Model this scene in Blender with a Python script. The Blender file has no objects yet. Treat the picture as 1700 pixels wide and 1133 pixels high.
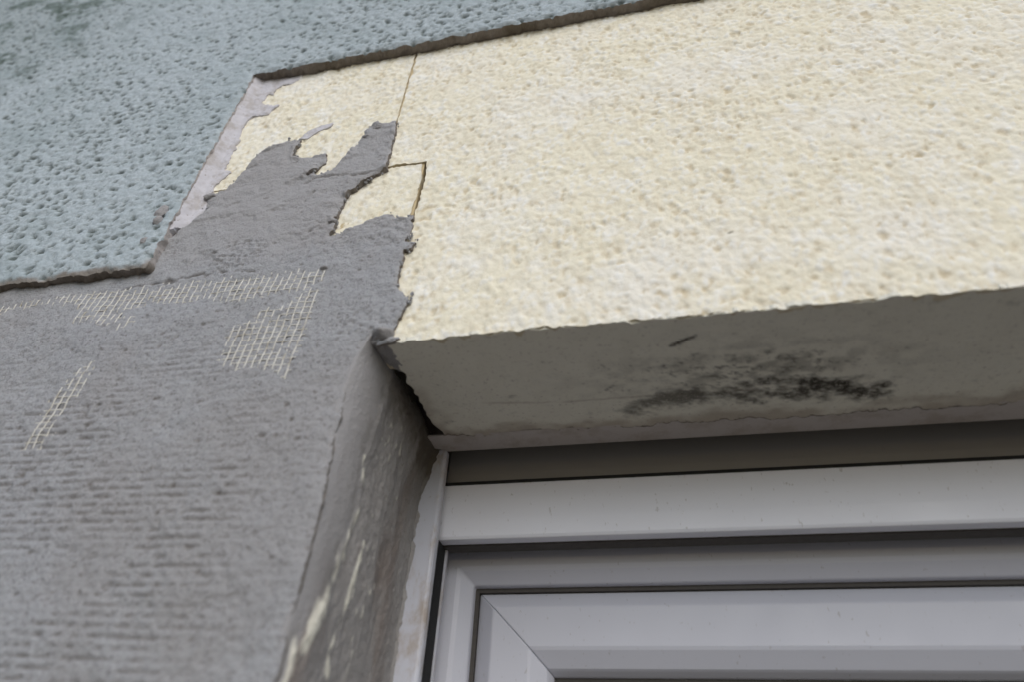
import bpy, math
import numpy as np
from mathutils import Matrix, Vector

# ------------------------------------------------------------------ camera, sky, sun, exposure
S = bpy.context.scene
F = 1100.0                                   # focal length in pixels of the 1700 x 1133 photograph
RW = np.array([[0.9796, 0.1948, 0.0495], [-0.0855, 0.6266, -0.7747], [-0.182, 0.7546, 0.6304]])   # world -> right, down, forward
u_, s_, v_ = np.linalg.svd(RW); RW = u_ @ v_
CAM = np.array([129.6, -259.0, -223.6])      # millimetres; x along the wall, y into the wall, z up; origin = lower left corner of the big board
cd = bpy.data.cameras.new('camera'); cam = bpy.data.objects.new('camera', cd); S.collection.objects.link(cam)
cd.sensor_width = 36.0; cd.lens = 36.0 * F / 1700.0; cd.clip_start = 0.01; cd.clip_end = 500
cam.matrix_world = Matrix(((RW[0][0], -RW[1][0], -RW[2][0], CAM[0] / 1000), (RW[0][1], -RW[1][1], -RW[2][1], CAM[1] / 1000),
                           (RW[0][2], -RW[1][2], -RW[2][2], CAM[2] / 1000), (0, 0, 0, 1)))
cd.dof.use_dof = True; cd.dof.focus_distance = 0.47; cd.dof.aperture_fstop = 4.8
S.camera = cam

SUN_EL, SUN_AZ = math.radians(38), math.radians(158)      # azimuth clockwise from +y: in front of the wall
w = bpy.data.worlds.new('World'); S.world = w; w.use_nodes = True
sky = w.node_tree.nodes.new('ShaderNodeTexSky'); sky.sky_type = 'NISHITA'; sky.sun_disc = False
sky.sun_elevation = SUN_EL; sky.sun_rotation = SUN_AZ; sky.air_density = 1.0; sky.dust_density = 1.2; sky.ozone_density = 1.0
bg = w.node_tree.nodes['Background']; bg.inputs['Strength'].default_value = 0.10
w.node_tree.links.new(sky.outputs[0], bg.inputs['Color'])
sd_ = bpy.data.lights.new('sun', 'SUN'); sd_.energy = 1.6; sd_.angle = math.radians(60); sd_.color = (1, 0.98, 0.945)
sun = bpy.data.objects.new('sun', sd_); S.collection.objects.link(sun); sun.location = (0, -3, 5)
tosun = Vector((math.sin(SUN_AZ) * math.cos(SUN_EL), math.cos(SUN_AZ) * math.cos(SUN_EL), math.sin(SUN_EL)))
sun.rotation_euler = tosun.to_track_quat('Z', 'Y').to_euler()
S.view_settings.view_transform = 'Standard'; S.view_settings.look = 'None'; S.view_settings.gamma = 1
S.view_settings.exposure = 0.25
S.view_settings.use_curve_mapping = False

# ------------------------------------------------------------------ helpers: pixels, noise, shapes (all millimetres)
def on(px, py, ax, val):
    r = RW.T @ np.array([(px - 850) / F, (py - 566.5) / F, 1.0])
    return CAM + r * ((val - CAM[ax]) / r[ax])
def wallpts(pts, y=-2.0):
    return [(p[0], p[2]) for p in (on(a, b, 1, y) for a, b in pts)]

def hsh(i, j, s):
    n = (i.astype(np.int64) * 374761393 + j.astype(np.int64) * 668265263 + s * 144269) & 0xffffffff
    n = ((n ^ (n >> 13)) * 1274126177) & 0xffffffff
    n = ((n ^ (n >> 16)) * 2246822519) & 0xffffffff
    return ((n ^ (n >> 15)) & 0xffffff) / float(0x1000000)
def vn(x, y, s=0):
    x, y = np.broadcast_arrays(np.asarray(x, float), np.asarray(y, float))
    i = np.floor(x); j = np.floor(y); a = x - i; b = y - j
    i = i.astype(np.int64); j = j.astype(np.int64)
    a = a * a * a * (a * (a * 6 - 15) + 10); b = b * b * b * (b * (b * 6 - 15) + 10)
    v = (hsh(i, j, s) * (1 - a) + hsh(i + 1, j, s) * a) * (1 - b) + (hsh(i, j + 1, s) * (1 - a) + hsh(i + 1, j + 1, s) * a) * b
    return v * 2 - 1
def fbm(x, y, o=3, s=0):
    t = 0; a = 1.0; n = 0
    for k in range(o):
        t = t + a * vn(x * 2 ** k + 17.3 * k, y * 2 ** k - 9.1 * k, s + k); n += a; a *= 0.55
    return t / n * 1.5
def worley(x, y, s=0):
    i = np.floor(x).astype(np.int64); j = np.floor(y).astype(np.int64)
    best = np.full(x.shape, 9.0); idn = np.zeros(x.shape)
    for di in (-1, 0, 1):
        for dj in (-1, 0, 1):
            a = i + di; b = j + dj
            d = (a + hsh(a, b, s) - x) ** 2 + (b + hsh(a, b, s + 1) - y) ** 2
            m = d < best
            best = np.where(m, d, best); idn = np.where(m, hsh(a, b, s + 2), idn)
    return np.sqrt(best), idn
def sstep(a, b, x):
    t = np.clip((x - a) / (b - a), 0, 1); return t * t * (3 - 2 * t)
def segdist(X, Z, pts):
    d = np.full(X.shape, 1e9)
    for (ax, az), (bx, bz) in zip(pts[:-1], pts[1:]):
        vx, vz = bx - ax, bz - az
        t = np.clip(((X - ax) * vx + (Z - az) * vz) / (vx * vx + vz * vz + 1e-9), 0, 1)
        d = np.minimum(d, np.hypot(X - ax - t * vx, Z - az - t * vz))
    return d
def polysd(X, Z, pts):
    q = list(pts) + [pts[0]]
    ins = np.zeros(X.shape, bool)
    for (ax, az), (bx, bz) in zip(q[:-1], q[1:]):
        if az == bz: continue
        c = ((az > Z) != (bz > Z)) & (X < (bx - ax) * (Z - az) / (bz - az) + ax)
        ins ^= c
    d = segdist(X, Z, q)
    return np.where(ins, d, -d)
def axis(lo, d0, d1, hi, step):
    """dense between d0 and d1, growing cells towards lo and hi"""
    c = list(np.linspace(d0, d1, max(2, int(round((d1 - d0) / step)) + 1)))
    a = []; p = d0; s = step
    while p - lo > s * 1.6:
        s *= 1.35; p -= s; a.append(p)
    if lo < d0 - 1e-6: a[-1:] = [lo] if a else []
    if lo < d0 - 1e-6 and not a: a = [lo]
    b = []; p = d1; s = step
    while hi - p > s * 1.6:
        s *= 1.35; p += s; b.append(p)
    if hi > d1 + 1e-6: b[-1:] = [hi] if b else []
    if hi > d1 + 1e-6 and not b: b = [hi]
    return np.array(a[::-1] + c + b)

def link(name, me, mats, parent=None):
    o = bpy.data.objects.new(name, me); S.collection.objects.link(o)
    for m in (mats if isinstance(mats, (list, tuple)) else [mats]): me.materials.append(m)
    if parent:
        o.parent = parent; o.matrix_parent_inverse = Matrix.Translation(parent.location).inverted()
    return o
def npmesh(name, V, Q, attrs=None, midx=None, smooth=True):
    me = bpy.data.meshes.new(name); V = np.asarray(V, np.float32) / 1000.0; Q = np.asarray(Q, np.int32)
    me.vertices.add(len(V)); me.vertices.foreach_set('co', V.ravel())
    me.loops.add(Q.size); me.loops.foreach_set('vertex_index', Q.ravel())
    me.polygons.add(len(Q)); me.polygons.foreach_set('loop_start', np.arange(0, Q.size, 4, dtype=np.int32))
    me.polygons.foreach_set('use_smooth', np.full(len(Q), smooth))
    if midx is not None: me.polygons.foreach_set('material_index', np.asarray(midx, np.int32))
    for k, a in (attrs or {}).items():
        at = me.attributes.new(k, 'FLOAT', 'POINT'); at.data.foreach_set('value', np.asarray(a, np.float32).ravel())
    me.update(calc_edges=True); me.validate()
    return me
def sheet(name, us, vs, sdf, hf, mapf, mats, parent=None, hback=-4.0, layers=3, attrs=None, skirt=None, rough=0.25, seed=0):
    """a relief over the area where sdf(U, V) > 0, its rim pulled to the outline and closed by a rough-edged skirt"""
    U, V = np.meshgrid(us, vs)
    U = U.copy(); V = V.copy()
    if sdf is None:
        cell = np.ones((len(vs) - 1, len(us) - 1), bool)
    else:
        D = sdf(U, V)
        m = (D[:-1, :-1] + D[1:, :-1] + D[:-1, 1:] + D[1:, 1:]) / 4
        cell = m > 0
    cnt = np.zeros(U.shape, int)
    for a in (0, 1):
        for b in (0, 1): cnt[a:U.shape[0] - 1 + a, b:U.shape[1] - 1 + b] += cell
    used = cnt > 0
    if sdf is not None:
        rim = used & (cnt < 4)
        rim[0, :] = rim[-1, :] = False; rim[:, 0] = rim[:, -1] = False
        gv, gu = np.gradient(D, vs, us)
        g2 = gu * gu + gv * gv + 1e-6
        st = np.minimum.outer(np.gradient(vs), np.gradient(us)) * 0.95
        k = np.where(rim, np.clip(D, -st, st), 0) / np.maximum(g2, 0.5)
        U -= k * gu; V -= k * gv
    H = hf(U, V)
    A = {q: f(U, V) for q, f in (attrs or {}).items()}
    A['edge'] = np.zeros(U.shape)
    idx = -np.ones(U.shape, int); idx[used] = np.arange(used.sum())
    P = mapf(U, V, H)
    Vt = [np.stack([c[used] for c in P], 1)]
    At = {q: [a[used]] for q, a in A.items()}
    r, c = np.nonzero(cell)
    Q = [np.stack([idx[r, c], idx[r, c + 1], idx[r + 1, c + 1], idx[r + 1, c]], 1)]
    # boundary edges
    E = np.concatenate([Q[0][:, [0, 1]], Q[0][:, [1, 2]], Q[0][:, [2, 3]], Q[0][:, [3, 0]]])
    key = np.sort(E, 1); key = key[:, 0] * (len(Vt[0]) + 1) + key[:, 1]
    _, inv, ct = np.unique(key, return_inverse=True, return_counts=True)
    B = E[ct[inv] == 1]
    bv = np.unique(B); n0 = len(Vt[0]); loc = {}
    Uu, Vv, Hh = U[used][bv], V[used][bv], H[used][bv]
    base = n0; mp_prev = np.zeros(n0, int); mp_prev[bv] = base + np.arange(len(bv)); base += len(bv)
    Vt.append(Vt[0][bv])
    for k in At: At[k].append(np.ones(len(bv)) if k == 'edge' else A[k][used][bv])
    for l in range(1, layers + 1):
        t = l / layers
        hb = Hh * (1 - t) + hback * t
        ju = rough * vn(Uu / 1.7 + l * 3.1, Vv / 1.7 + Hh, seed + 50 + l); jv = rough * vn(Uu / 1.7 - l * 5.3, Vv / 1.7, seed + 70 + l)
        if skirt: q = skirt(Uu + ju, Vv + jv, hb, t)
        else: q = mapf(Uu + ju, Vv + jv, hb)
        Vt.append(np.stack(q, 1))
        for k in At: At[k].append(np.ones(len(bv)) if k == 'edge' else A[k][used][bv])
        mp = np.zeros(n0, int); mp[bv] = base + np.arange(len(bv)); base += len(bv)
        Q.append(np.stack([mp_prev[B[:, 1]], mp_prev[B[:, 0]], mp[B[:, 0]], mp[B[:, 1]]], 1))
        mp_prev = mp
    me = npmesh(name, np.concatenate(Vt), np.concatenate(Q), {k: np.concatenate(a) for k, a in At.items()})
    return link(name, me, mats, parent)
FACADE = lambda U, V, H: (U, -H, V)

def empty(name, loc):
    o = bpy.data.objects.new(name, None); S.collection.objects.link(o); o.location = [c / 1000 for c in loc]; o.empty_display_size = 0.05
    return o
def tag(o, label=None, cat=None, group=None, kind=None):
    for k, v in (('label', label), ('category', cat), ('group', group), ('kind', kind)):
        if v: o[k] = v
    return o
def boxes(name, bs, mat, parent=None):
    V = []; Q = []
    for (x0, x1, y0, y1, z0, z1) in bs:
        n = len(V)
        V += [(x, y, z) for x in (x0, x1) for y in (y0, y1) for z in (z0, z1)]
        Q += [[n + k for k in q] for q in ((0, 1, 3, 2), (4, 6, 7, 5), (0, 4, 5, 1), (2, 3, 7, 6), (0, 2, 6, 4), (1, 5, 7, 3))]
    return link(name, npmesh(name, V, Q, smooth=False), mat, parent)
def bevel(o, wd, seg=2):
    m = o.modifiers.new('bevel', 'BEVEL'); m.width = wd / 1000; m.segments = seg; m.limit_method = 'ANGLE'; m.angle_limit = math.radians(25)
    return o
def extrude_x(name, prof, x0, x1, mat, parent, closed=True, bev=0.5):
    n = len(prof)
    V = [(x, y, z) for x in (x0, x1) for y, z in prof]
    F_ = [(i, (i + 1) % n, n + (i + 1) % n, n + i) for i in range(n if closed else n - 1)]
    me = bpy.data.meshes.new(name)
    fs = [list(f) for f in F_]
    if closed: fs += [list(range(n))[::-1], list(range(n, 2 * n))]
    me.from_pydata([tuple(c / 1000 for c in v) for v in V], [], fs); me.update()
    o = link(name, me, mat, parent)
    if bev: bevel(o, bev)
    return o
def extrude_z(name, prof, z0, z1, mat, parent, bev=0.5):
    n = len(prof)
    V = [(x, y, z) for z in (z0, z1) for x, y in prof]
    fs = [[i, (i + 1) % n, n + (i + 1) % n, n + i] for i in range(n)] + [list(range(n))[::-1], list(range(n, 2 * n))]
    me = bpy.data.meshes.new(name); me.from_pydata([tuple(c / 1000 for c in v) for v in V], [], fs); me.update()
    o = link(name, me, mat, parent)
    if bev: bevel(o, bev)
    return o

# ------------------------------------------------------------------ materials
class NT:
    def __init__(self, name):
        self.m = bpy.data.materials.new(name); self.m.use_nodes = True
        self.t = self.m.node_tree; self.b = self.t.nodes['Principled BSDF']
        self.co = self.n('ShaderNodeTexCoord').outputs['Object']
    def n(self, ty, **kw):
        x = self.t.nodes.new(ty)
        for k, v in kw.items(): setattr(x, k, v)
        return x
    def set(self, sock, v):
        if isinstance(v, bpy.types.NodeSocket): self.t.links.new(v, sock)
        else: sock.default_value = v
    def noise(self, scale, detail=4, rough=0.55, stretch=None):
        x = self.n('ShaderNodeTexNoise'); co = self.co
        if stretch:
            mp = self.n('ShaderNodeMapping'); mp.inputs['Scale'].default_value = stretch; self.set(mp.inputs['Vector'], co); co = mp.outputs[0]
        self.set(x.inputs['Vector'], co); x.inputs['Scale'].default_value = scale; x.inputs['Detail'].default_value = detail; x.inputs['Roughness'].default_value = rough
        return x.outputs['Fac']
    def attr(self, name):
        x = self.n('ShaderNodeAttribute'); x.attribute_name = name; return x.outputs['Fac']
    def ramp(self, fac, a, b):
        x = self.n('ShaderNodeMapRange'); x.interpolation_type = 'SMOOTHSTEP'
        self.set(x.inputs['Value'], fac); x.inputs['From Min'].default_value = a; x.inputs['From Max'].default_value = b
        return x.outputs[0]
    def mix(self, fac, a, b):
        x = self.n('ShaderNodeMix', data_type='RGBA')
        self.set(x.inputs[0], fac)
        for s, v in ((x.inputs[6], a), (x.inputs[7], b)): self.set(s, v if isinstance(v, bpy.types.NodeSocket) else (*v, 1))
        return x.outputs[2]
    def math(self, op, a, b):
        x = self.n('ShaderNodeMath', operation=op); self.set(x.inputs[0], a); self.set(x.inputs[1], b); return x.outputs[0]
    def bump(self, h, dist, strength=1.0, prev=None):
        x = self.n('ShaderNodeBump'); x.inputs['Distance'].default_value = dist; x.inputs['Strength'].default_value = strength
        self.set(x.inputs['Height'], h)
        if prev: self.set(x.inputs['Normal'], prev)
        return x.outputs[0]
    def done(self, col, rough=0.9, nrm=None, spec=0.3, **kw):
        self.set(self.b.inputs['Base Color'], col if isinstance(col, bpy.types.NodeSocket) else (*col, 1))
        self.set(self.b.inputs['Roughness'], rough); self.b.inputs['Specular IOR Level'].default_value = spec
        if nrm: self.set(self.b.inputs['Normal'], nrm)
        for k, v in kw.items(): self.b.inputs[k].default_value = v
        return self.m

t = NT('grey_green_render')
c = t.mix(t.ramp(t.noise(380, 3, 0.65), 0.3, 0.7), (0.365, 0.418, 0.445), (0.48, 0.533, 0.565))
c = t.mix(t.ramp(t.noise(9, 4), 0.45, 0.75), c, (0.355, 0.41, 0.432))
c = t.mix(t.math('MULTIPLY', t.attr('pit'), 0.88), c, (0.085, 0.105, 0.095))
c = t.mix(t.math('MULTIPLY', t.attr('algae'), 0.75), c, (0.10, 0.135, 0.115))
c = t.mix(t.attr('chip'), c, (0.27, 0.245, 0.22))
c = t.mix(t.attr('edge'), c, t.mix(t.attr('beige'), t.mix(t.ramp(t.noise(28, 5, 0.7), 0.35, 0.65), t.mix(t.noise(180, 3), (0.13, 0.11, 0.085), (0.24, 0.205, 0.165)), t.mix(t.noise(180, 3), (0.22, 0.19, 0.165), (0.36, 0.325, 0.30))), t.mix(t.noise(120, 3), (0.40, 0.365, 0.34), (0.52, 0.48, 0.46))))
M_RENDER = t.done(c, 1.0, t.bump(t.noise(450, 4, 0.7), 0.0010, 0.9), 0.05)

t = NT('cream_foam')
c = t.mix(t.noise(330, 3), (0.76, 0.695, 0.525), (0.85, 0.805, 0.67))
c = t.mix(t.ramp(t.noise(12, 3), 0.4, 0.75), c, (0.82, 0.78, 0.685))
c = t.mix(t.attr('pit'), c, (0.60, 0.51, 0.355))
c = t.mix(t.attr('pale'), c, (0.84, 0.82, 0.76))
c = t.mix(t.attr('spot'), c, (0.2, 0.16, 0.1))
c = t.mix(t.attr('edge'), c, (0.62, 0.55, 0.40))
M_FOAM = t.done(c, 0.85, t.bump(t.noise(800, 2), 0.0005, 0.6), 0.2)

t = NT('tan_joint_foam'); M_JOINT = t.done(t.mix(t.noise(300), (0.45, 0.35, 0.2), (0.62, 0.52, 0.34)), 0.9)
t = NT('grey_soffit_skim')
c = t.mix(t.noise(60, 4), (0.75, 0.72, 0.62), (0.83, 0.805, 0.705))
c = t.mix(t.ramp(t.noise(420, 3), 0.55, 0.8), c, (0.54, 0.50, 0.44))
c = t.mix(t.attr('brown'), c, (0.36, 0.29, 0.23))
c = t.mix(t.math('MULTIPLY', t.attr('mold'), t.ramp(t.noise(520, 4, 0.7), 0.12, 0.5)), c, (0.07, 0.062, 0.05))
M_SKIM = t.done(c, 0.9, t.bump(t.noise(500, 4), 0.0006, 0.7), 0.2)

t = NT('grey_mortar')
c = t.mix(t.noise(700, 3), (0.305, 0.308, 0.318), (0.445, 0.447, 0.46))
c = t.mix(t.ramp(t.noise(14, 4), 0.4, 0.7), c, (0.375, 0.383, 0.405))
c = t.mix(t.math('MULTIPLY', t.ramp(t.noise(7, 5, 0.6), 0.45, 0.62), 0.6), c, (0.345, 0.33, 0.322))
c = t.mix(t.math('MULTIPLY', t.ramp(t.noise(480, 4, 0.7), 0.53, 0.68), 0.62), c, (0.15, 0.13, 0.125))
c = t.mix(t.attr('pit'), c, (0.13, 0.11, 0.095))
c = t.mix(t.attr('brown'), c, (0.38, 0.368, 0.368))
c = t.mix(t.attr('edge'), c, (0.25, 0.225, 0.205))
M_MORTAR = t.done(c, 0.97, t.bump(t.noise(750, 4, 0.7), 0.0011, 1.0), 0.08)

t = NT('brown_grey_reveal_mortar')
c = t.mix(t.noise(500, 4), (0.27, 0.255, 0.245), (0.37, 0.355, 0.345))
c = t.mix(t.ramp(t.noise(40, 4, stretch=(1, 1, 0.3)), 0.5, 0.75), c, (0.24, 0.205, 0.185))
c = t.mix(t.math('MULTIPLY', t.ramp(t.noise(330, 4, 0.7), 0.55, 0.7), 0.5), c, (0.16, 0.135, 0.12))
c = t.mix(t.attr('smooth'), c, (0.335, 0.325, 0.325))
c = t.mix(t.attr('fleck'), c, (0.74, 0.71, 0.61))
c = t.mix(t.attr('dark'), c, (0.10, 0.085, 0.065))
M_REVEAL = t.done(c, 0.93, t.bump(t.noise(800, 4), 0.0007, 0.8), 0.15)

t = NT('lavender_adhesive_film')
c = t.mix(t.noise(220, 3), (0.50, 0.485, 0.51), (0.63, 0.615, 0.65))
c = t.mix(t.ramp(t.noise(70, 5, 0.7), 0.42, 0.66), c, (0.44, 0.41, 0.40))
c = t.mix(t.ramp(t.noise(500, 3), 0.62, 0.75), c, (0.33, 0.30, 0.28))
M_FILM = t.done(c, 0.85, t.bump(t.noise(600, 3), 0.0003, 0.6), 0.2)

t = NT('pale_glass_fibre')
c = t.mix(t.noise(350, 2), (0.50, 0.455, 0.36), (0.76, 0.75, 0.73))
c = t.mix(t.ramp(t.noise(160, 2), 0.52, 0.72), c, (0.40, 0.36, 0.29))
M_FIBRE = t.done(c, 0.55, None, 0.4)

def pvc(name, a, b, dirt=0.0):
    t = NT(name)
    c = t.mix(t.noise(9, 3), a, b)
    c = t.mix(t.math('MULTIPLY', t.ramp(t.noise(420, 2, stretch=(1, 1, 0.5)), 0.67, 0.76), 0.4), c, (0.32, 0.29, 0.26))
    if dirt: c = t.mix(t.math('MULTIPLY', t.ramp(t.noise(55, 5, 0.7, stretch=(1, 1, 0.5)), 0.44, 0.66), dirt), c, (0.38, 0.32, 0.27))
    return t.done(c, t.ramp(t.noise(30, 3), -0.9, 2.0), t.bump(t.noise(260, 2), 0.00012, 0.3), 0.4)
M_PVC = pvc('white_window_plastic', (0.60, 0.605, 0.67), (0.66, 0.665, 0.73))
M_SLAT = pvc('white_shutter_aluminium', (0.82, 0.825, 0.89), (0.87, 0.875, 0.93))
M_SHADESLAT = pvc('shade_darkened_slat', (0.33, 0.315, 0.295), (0.38, 0.365, 0.345))  # upper slats: shade of the housing slot painted in as a darker colour
M_RAIL = pvc('dusty_rail_plastic', (0.52, 0.53, 0.59), (0.60, 0.61, 0.67), 0.9)
M_TRIM = pvc('grubby_pink_grey_trim', (0.50, 0.455, 0.43), (0.58, 0.53, 0.505), 0.6)
t = NT('black_seal'); M_SEAL = t.done(t.mix(t.noise(300), (0.012, 0.012, 0.012), (0.03, 0.03, 0.03)), 0.8)
t = NT('gasket_and_shade_dark'); M_GASKET_SHADE = t.done(t.mix(t.noise(300), (0.06, 0.055, 0.05), (0.1, 0.09, 0.08)), 0.7)  # window gaskets, and the added shade strip behind the end slat
t = NT('window_glass'); t.b.inputs['Transmission Weight'].default_value = 1.0; M_GLASS = t.done(t.mix(t.noise(3), (0.9, 0.93, 0.93), (0.93, 0.95, 0.95)), 0.02, None, 0.5)
t = NT('masonry'); M_MASON = t.done(t.mix(t.noise(60), (0.2, 0.17, 0.13), (0.3, 0.26, 0.21)), 0.95)
t = NT('room_plaster'); M_ROOM = t.done(t.mix(t.noise(4), (0.45, 0.44, 0.42), (0.5, 0.49, 0.47)), 0.95)
t = NT('dry_soil'); c = t.mix(t.noise(2.0, 6), (0.155, 0.136, 0.108), (0.195, 0.175, 0.145)); M_GROUND = t.done(c, 0.95, t.bump(t.noise(80, 4), 0.004))

# ------------------------------------------------------------------ setting: ground, wall behind, room
GZ = -1950.0
g = boxes('ground', [(-90000, 90000, -90000, 90000, GZ - 200, GZ)], M_GROUND); tag(g, kind='structure')
WX0, WX1, WTOP = -3000.0, 2600.0, 2600.0     # extent of the facade
OX0, OX1, OZ0, OZ1 = -32.0, 1480.0, -1200.0, 40.0   # opening in the masonry
house = empty('house_wall', (0, 120, GZ))
tag(house, 'grey green rough textured render on the upper wall around the cut-out niche', 'wall')
boxes('masonry', [(WX0, OX0, 119.5, 360, GZ, WTOP), (OX1, WX1, 119.5, 360, GZ, WTOP), (OX0, OX1, 119.5, 360, OZ1 + 130, WTOP), (OX0, OX1, 159, 360, OZ1 - 18, OZ1 + 130), (OX0, OX1, 119.5, 360, GZ, OZ0)], M_MASON, house)
boxes('wall_below_sill', [(-10.0, WX1, 8, 119, GZ, OZ0 - 30), (OX1 + 10, WX1, 8, 119, OZ0 - 30, -1)], M_MASON, house)
r = boxes('room', [(-600, -590, 360, 3000, GZ, 700), (2000, 2010, 360, 3000, GZ, 700), (-600, 2010, 3000, 3010, GZ, 700), (-600, 2010, 360, 3000, 700, 710), (-600, 2010, 360, 3000, GZ + 1, GZ + 10)], M_ROOM)
tag(r, kind='structure')

# ------------------------------------------------------------------ upper textured render
NX = on(411, 140, 1, -9)[0]                                     # left side of the niche
ZB = 0.5 * (on(30, 468, 1, -10)[2] + on(205, 443, 1, -10)[2])   # lower edge of the render at the left
e1, e2 = on(470, 113, 1, -9), on(1040, 2, 1, -9)
def ztop(x): return e1[2] + (x - e1[0]) * (e2[2] - e1[2]) / (e2[0] - e1[0]) * np.clip(1 - (x - 200) / 2000, 0.3, 1)
def render_sd(X, Z):
    rag = 1.0 * fbm(X / 9, Z / 9, 3, 5) + 0.5 * vn(X / 2.5, Z / 2.5, 8)
    d_top = Z - ztop(X) + rag
    d_left = (NX - X) + 0.7 * rag
    d_bot = Z - ZB + 2.2 * fbm(X / 22, Z * 0 + 3, 3, 9) + rag
    return np.maximum(d_top, np.minimum(d_left, d_bot))
def render_pit(X, Z):
    x = X + 2.0 * vn(X / 6, Z / 6, 31); z = Z + 1.5 * vn(X / 5, Z / 5, 32)
    f1, i1 = worley(x / 9.5, z / 6.0, 11); f2, i2 = worley(x / 5.2, z / 3.6, 14)
    den = 0.30 + 0.16 * vn(X / 90, Z / 90, 15)
    return np.maximum((i1 < den) * sstep(0.36, 0.16, f1), 0.8 * (i2 < den * 0.8) * sstep(0.38, 0.18, f2))
def render_h(X, Z):
    d = render_sd(X, Z)
    return 9.6 + 0.75 * fbm(X / 7, Z / 5, 3, 21) + 0.5 * fbm(X / 3.0, Z / 2.6, 2, 24) - 1.9 * render_pit(X, Z) - 1.5 * sstep(3.5, 0.0, d)
def algae(X, Z):
    k = sstep(-300, -540, X) * sstep(300, 500, Z)
    return np.clip(0.95 * sstep(0.15, 0.75, fbm(X / 22, Z / 22, 4, 41) + 0.1) * k + 0.25 * k, 0, 1)
xs = axis(WX0, -700, 165, WX1, 1.55); zs = axis(60, ZB - 4, 690, WTOP, 1.55)
rc = sheet('render_coat', xs, zs, render_sd, render_h, FACADE, M_RENDER, house, hback=-1.5, layers=5, rough=0.9, seed=3,
           attrs={'pit': render_pit, 'algae': algae, 'beige': lambda X, Z: sstep(4, 1, np.abs(X - NX)) * sstep(0, 5, ztop(X) - Z) * sstep(0, 6, Z - ZB - 4),
                  'chip': lambda X, Z: sstep(4.5, 1.0, render_sd(X, Z) + 1.5 * vn(X / 4, Z / 4, 77)) * sstep(90, 78, Z) + 0 * X})

# ------------------------------------------------------------------ foam boards
def foam_pit(X, Z):
    x = X + 1.6 * vn(X / 4.0, Z / 5.5, 91) + 0.7 * vn(X / 1.8, Z / 2.4, 93); z = Z + 2.0 * vn(X / 4.0, Z / 5.5, 92) + 0.8 * vn(X / 1.8, Z / 2.4, 94)
    f1, i1 = worley(x / 5.8, z / 7.4, 61); f2, i2 = worley(x / 3.0, z / 4.0, 64)
    den = 0.20 + 0.20 * fbm(X / 40, Z / 40, 2, 66)
    a = (i1 < den) * sstep(0.5, 0.12, f1) * (0.5 + 0.7 * i1 / np.maximum(den, 0.05)); b = 0.6 * (i2 < den) * sstep(0.5, 0.12, f2)
    return np.clip(np.maximum(a, b), 0, 1)
def bead(X, Z):
    x = X + 0.9 * vn(X / 3, Z / 4, 95); z = Z + 1.1 * vn(X / 3, Z / 4, 96)
    return worley(x / 3.3, z / 4.3, 51)
def foam_h(X, Z):
    f1, i1 = bead(X, Z)
    return -0.6 + (0.42 + 0.5 * i1) * (0.45 - f1) + 0.35 * (i1 - 0.5) * sstep(0.7, 0.3, f1) + 0.5 * fbm(X / 12, Z / 14, 3, 54) + 0.3 * fbm(X / 2.4, Z / 3.2, 2, 57) - 0.8 * foam_pit(X, Z)
def foam_spot(X, Z):
    d = np.zeros(X.shape)
    for (px, py), r_ in (((1212, 383), 1.0), ((985, 165), 2.2), ((1225, 70), 2.4), ((1000, 172), 1.2)):
        p = on(px, py, 1, 0); q = np.hypot((X - p[0]) / 1.7, Z - p[2]) + 0.6 * vn(X / 1.5, Z / 1.5, 98)
        d = np.maximum(d, sstep(r_, r_ * 0.3, q) * (0.95 if r_ < 1.1 and py > 300 else 0.4))
    return d
foam_attrs = {'pit': lambda X, Z: np.clip(0.7 * foam_pit(X, Z) + 0.30 * sstep(0.0, 1.0, fbm(X / 6, Z / 8, 4, 71)) + 0.25 * (bead(X, Z)[1] < 0.22) * sstep(0.6, 0.3, bead(X, Z)[0]), 0, 1),
              'pale': lambda X, Z: np.clip(0.55 * sstep(0.2, 0.9, fbm(X / 11, Z / 12, 3, 74)) + 0.6 * (bead(X, Z)[1] > 0.72) * sstep(0.6, 0.3, bead(X, Z)[0]), 0, 1) * (1 - foam_pit(X, Z)), 'spot': foam_spot}
j1 = wallpts([(693, 84), (676, 140), (657, 205), (639, 276)], 0)          # upright joint
j2 = wallpts([(639, 276), (672, 272), (712, 267)], 0)                     # level joint
j3 = wallpts([(706, 269), (703, 300), (692, 335), (685, 356)], 0)         # lower upright joint
ZH = j2[1][1]
def xleft(Z):
    up = np.interp(Z, [p[1] for p in j1][::-1] + [900], [p[0] for p in j1][::-1] + [j1[0][0] + 60])
    lo = np.interp(Z, [-50] + [p[1] for p in j3][::-1], [0.0] + [p[0] for p in j3][::-1])
    return up, lo
def zhor(X): return np.interp(X, [p[0] for p in j2], [p[1] for p in j2])
def big_sd(X, Z):
    n = 0.5 * vn(X / 5, Z / 5, 81) + 0.35 * vn(X / 1.8, Z / 1.8, 82)
    up, lo = xleft(Z)
    lo = np.where(Z < j3[-1][1] - 2, np.interp(Z, [0, 12, 25], [-1.5, -6.0, -22.0]), lo)
    zh = zhor(X)
    a = np.minimum(X - up, Z - zh); b = X - lo
    d = np.maximum(a, b) - 0.75
    bot = Z + 0.9 * fbm(X / 12, Z * 0, 3, 85) + 1.6 * sstep(0.35, 0.75, vn(X / 26, Z * 0 + 7, 86)) * vn(X / 5, Z * 0, 87) + 0.1
    return np.minimum(np.minimum(d + n, bot + 0.3 * n), 345 - Z)
def big_skirt(U, V, hb, tt):
    low = V < 20
    return (U, np.where(low, -hb, -hb), np.where(low, V * (1 - np.minimum(1, 2.6 * tt)) + 1.0 * np.minimum(1, 2.6 * tt), V))
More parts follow.
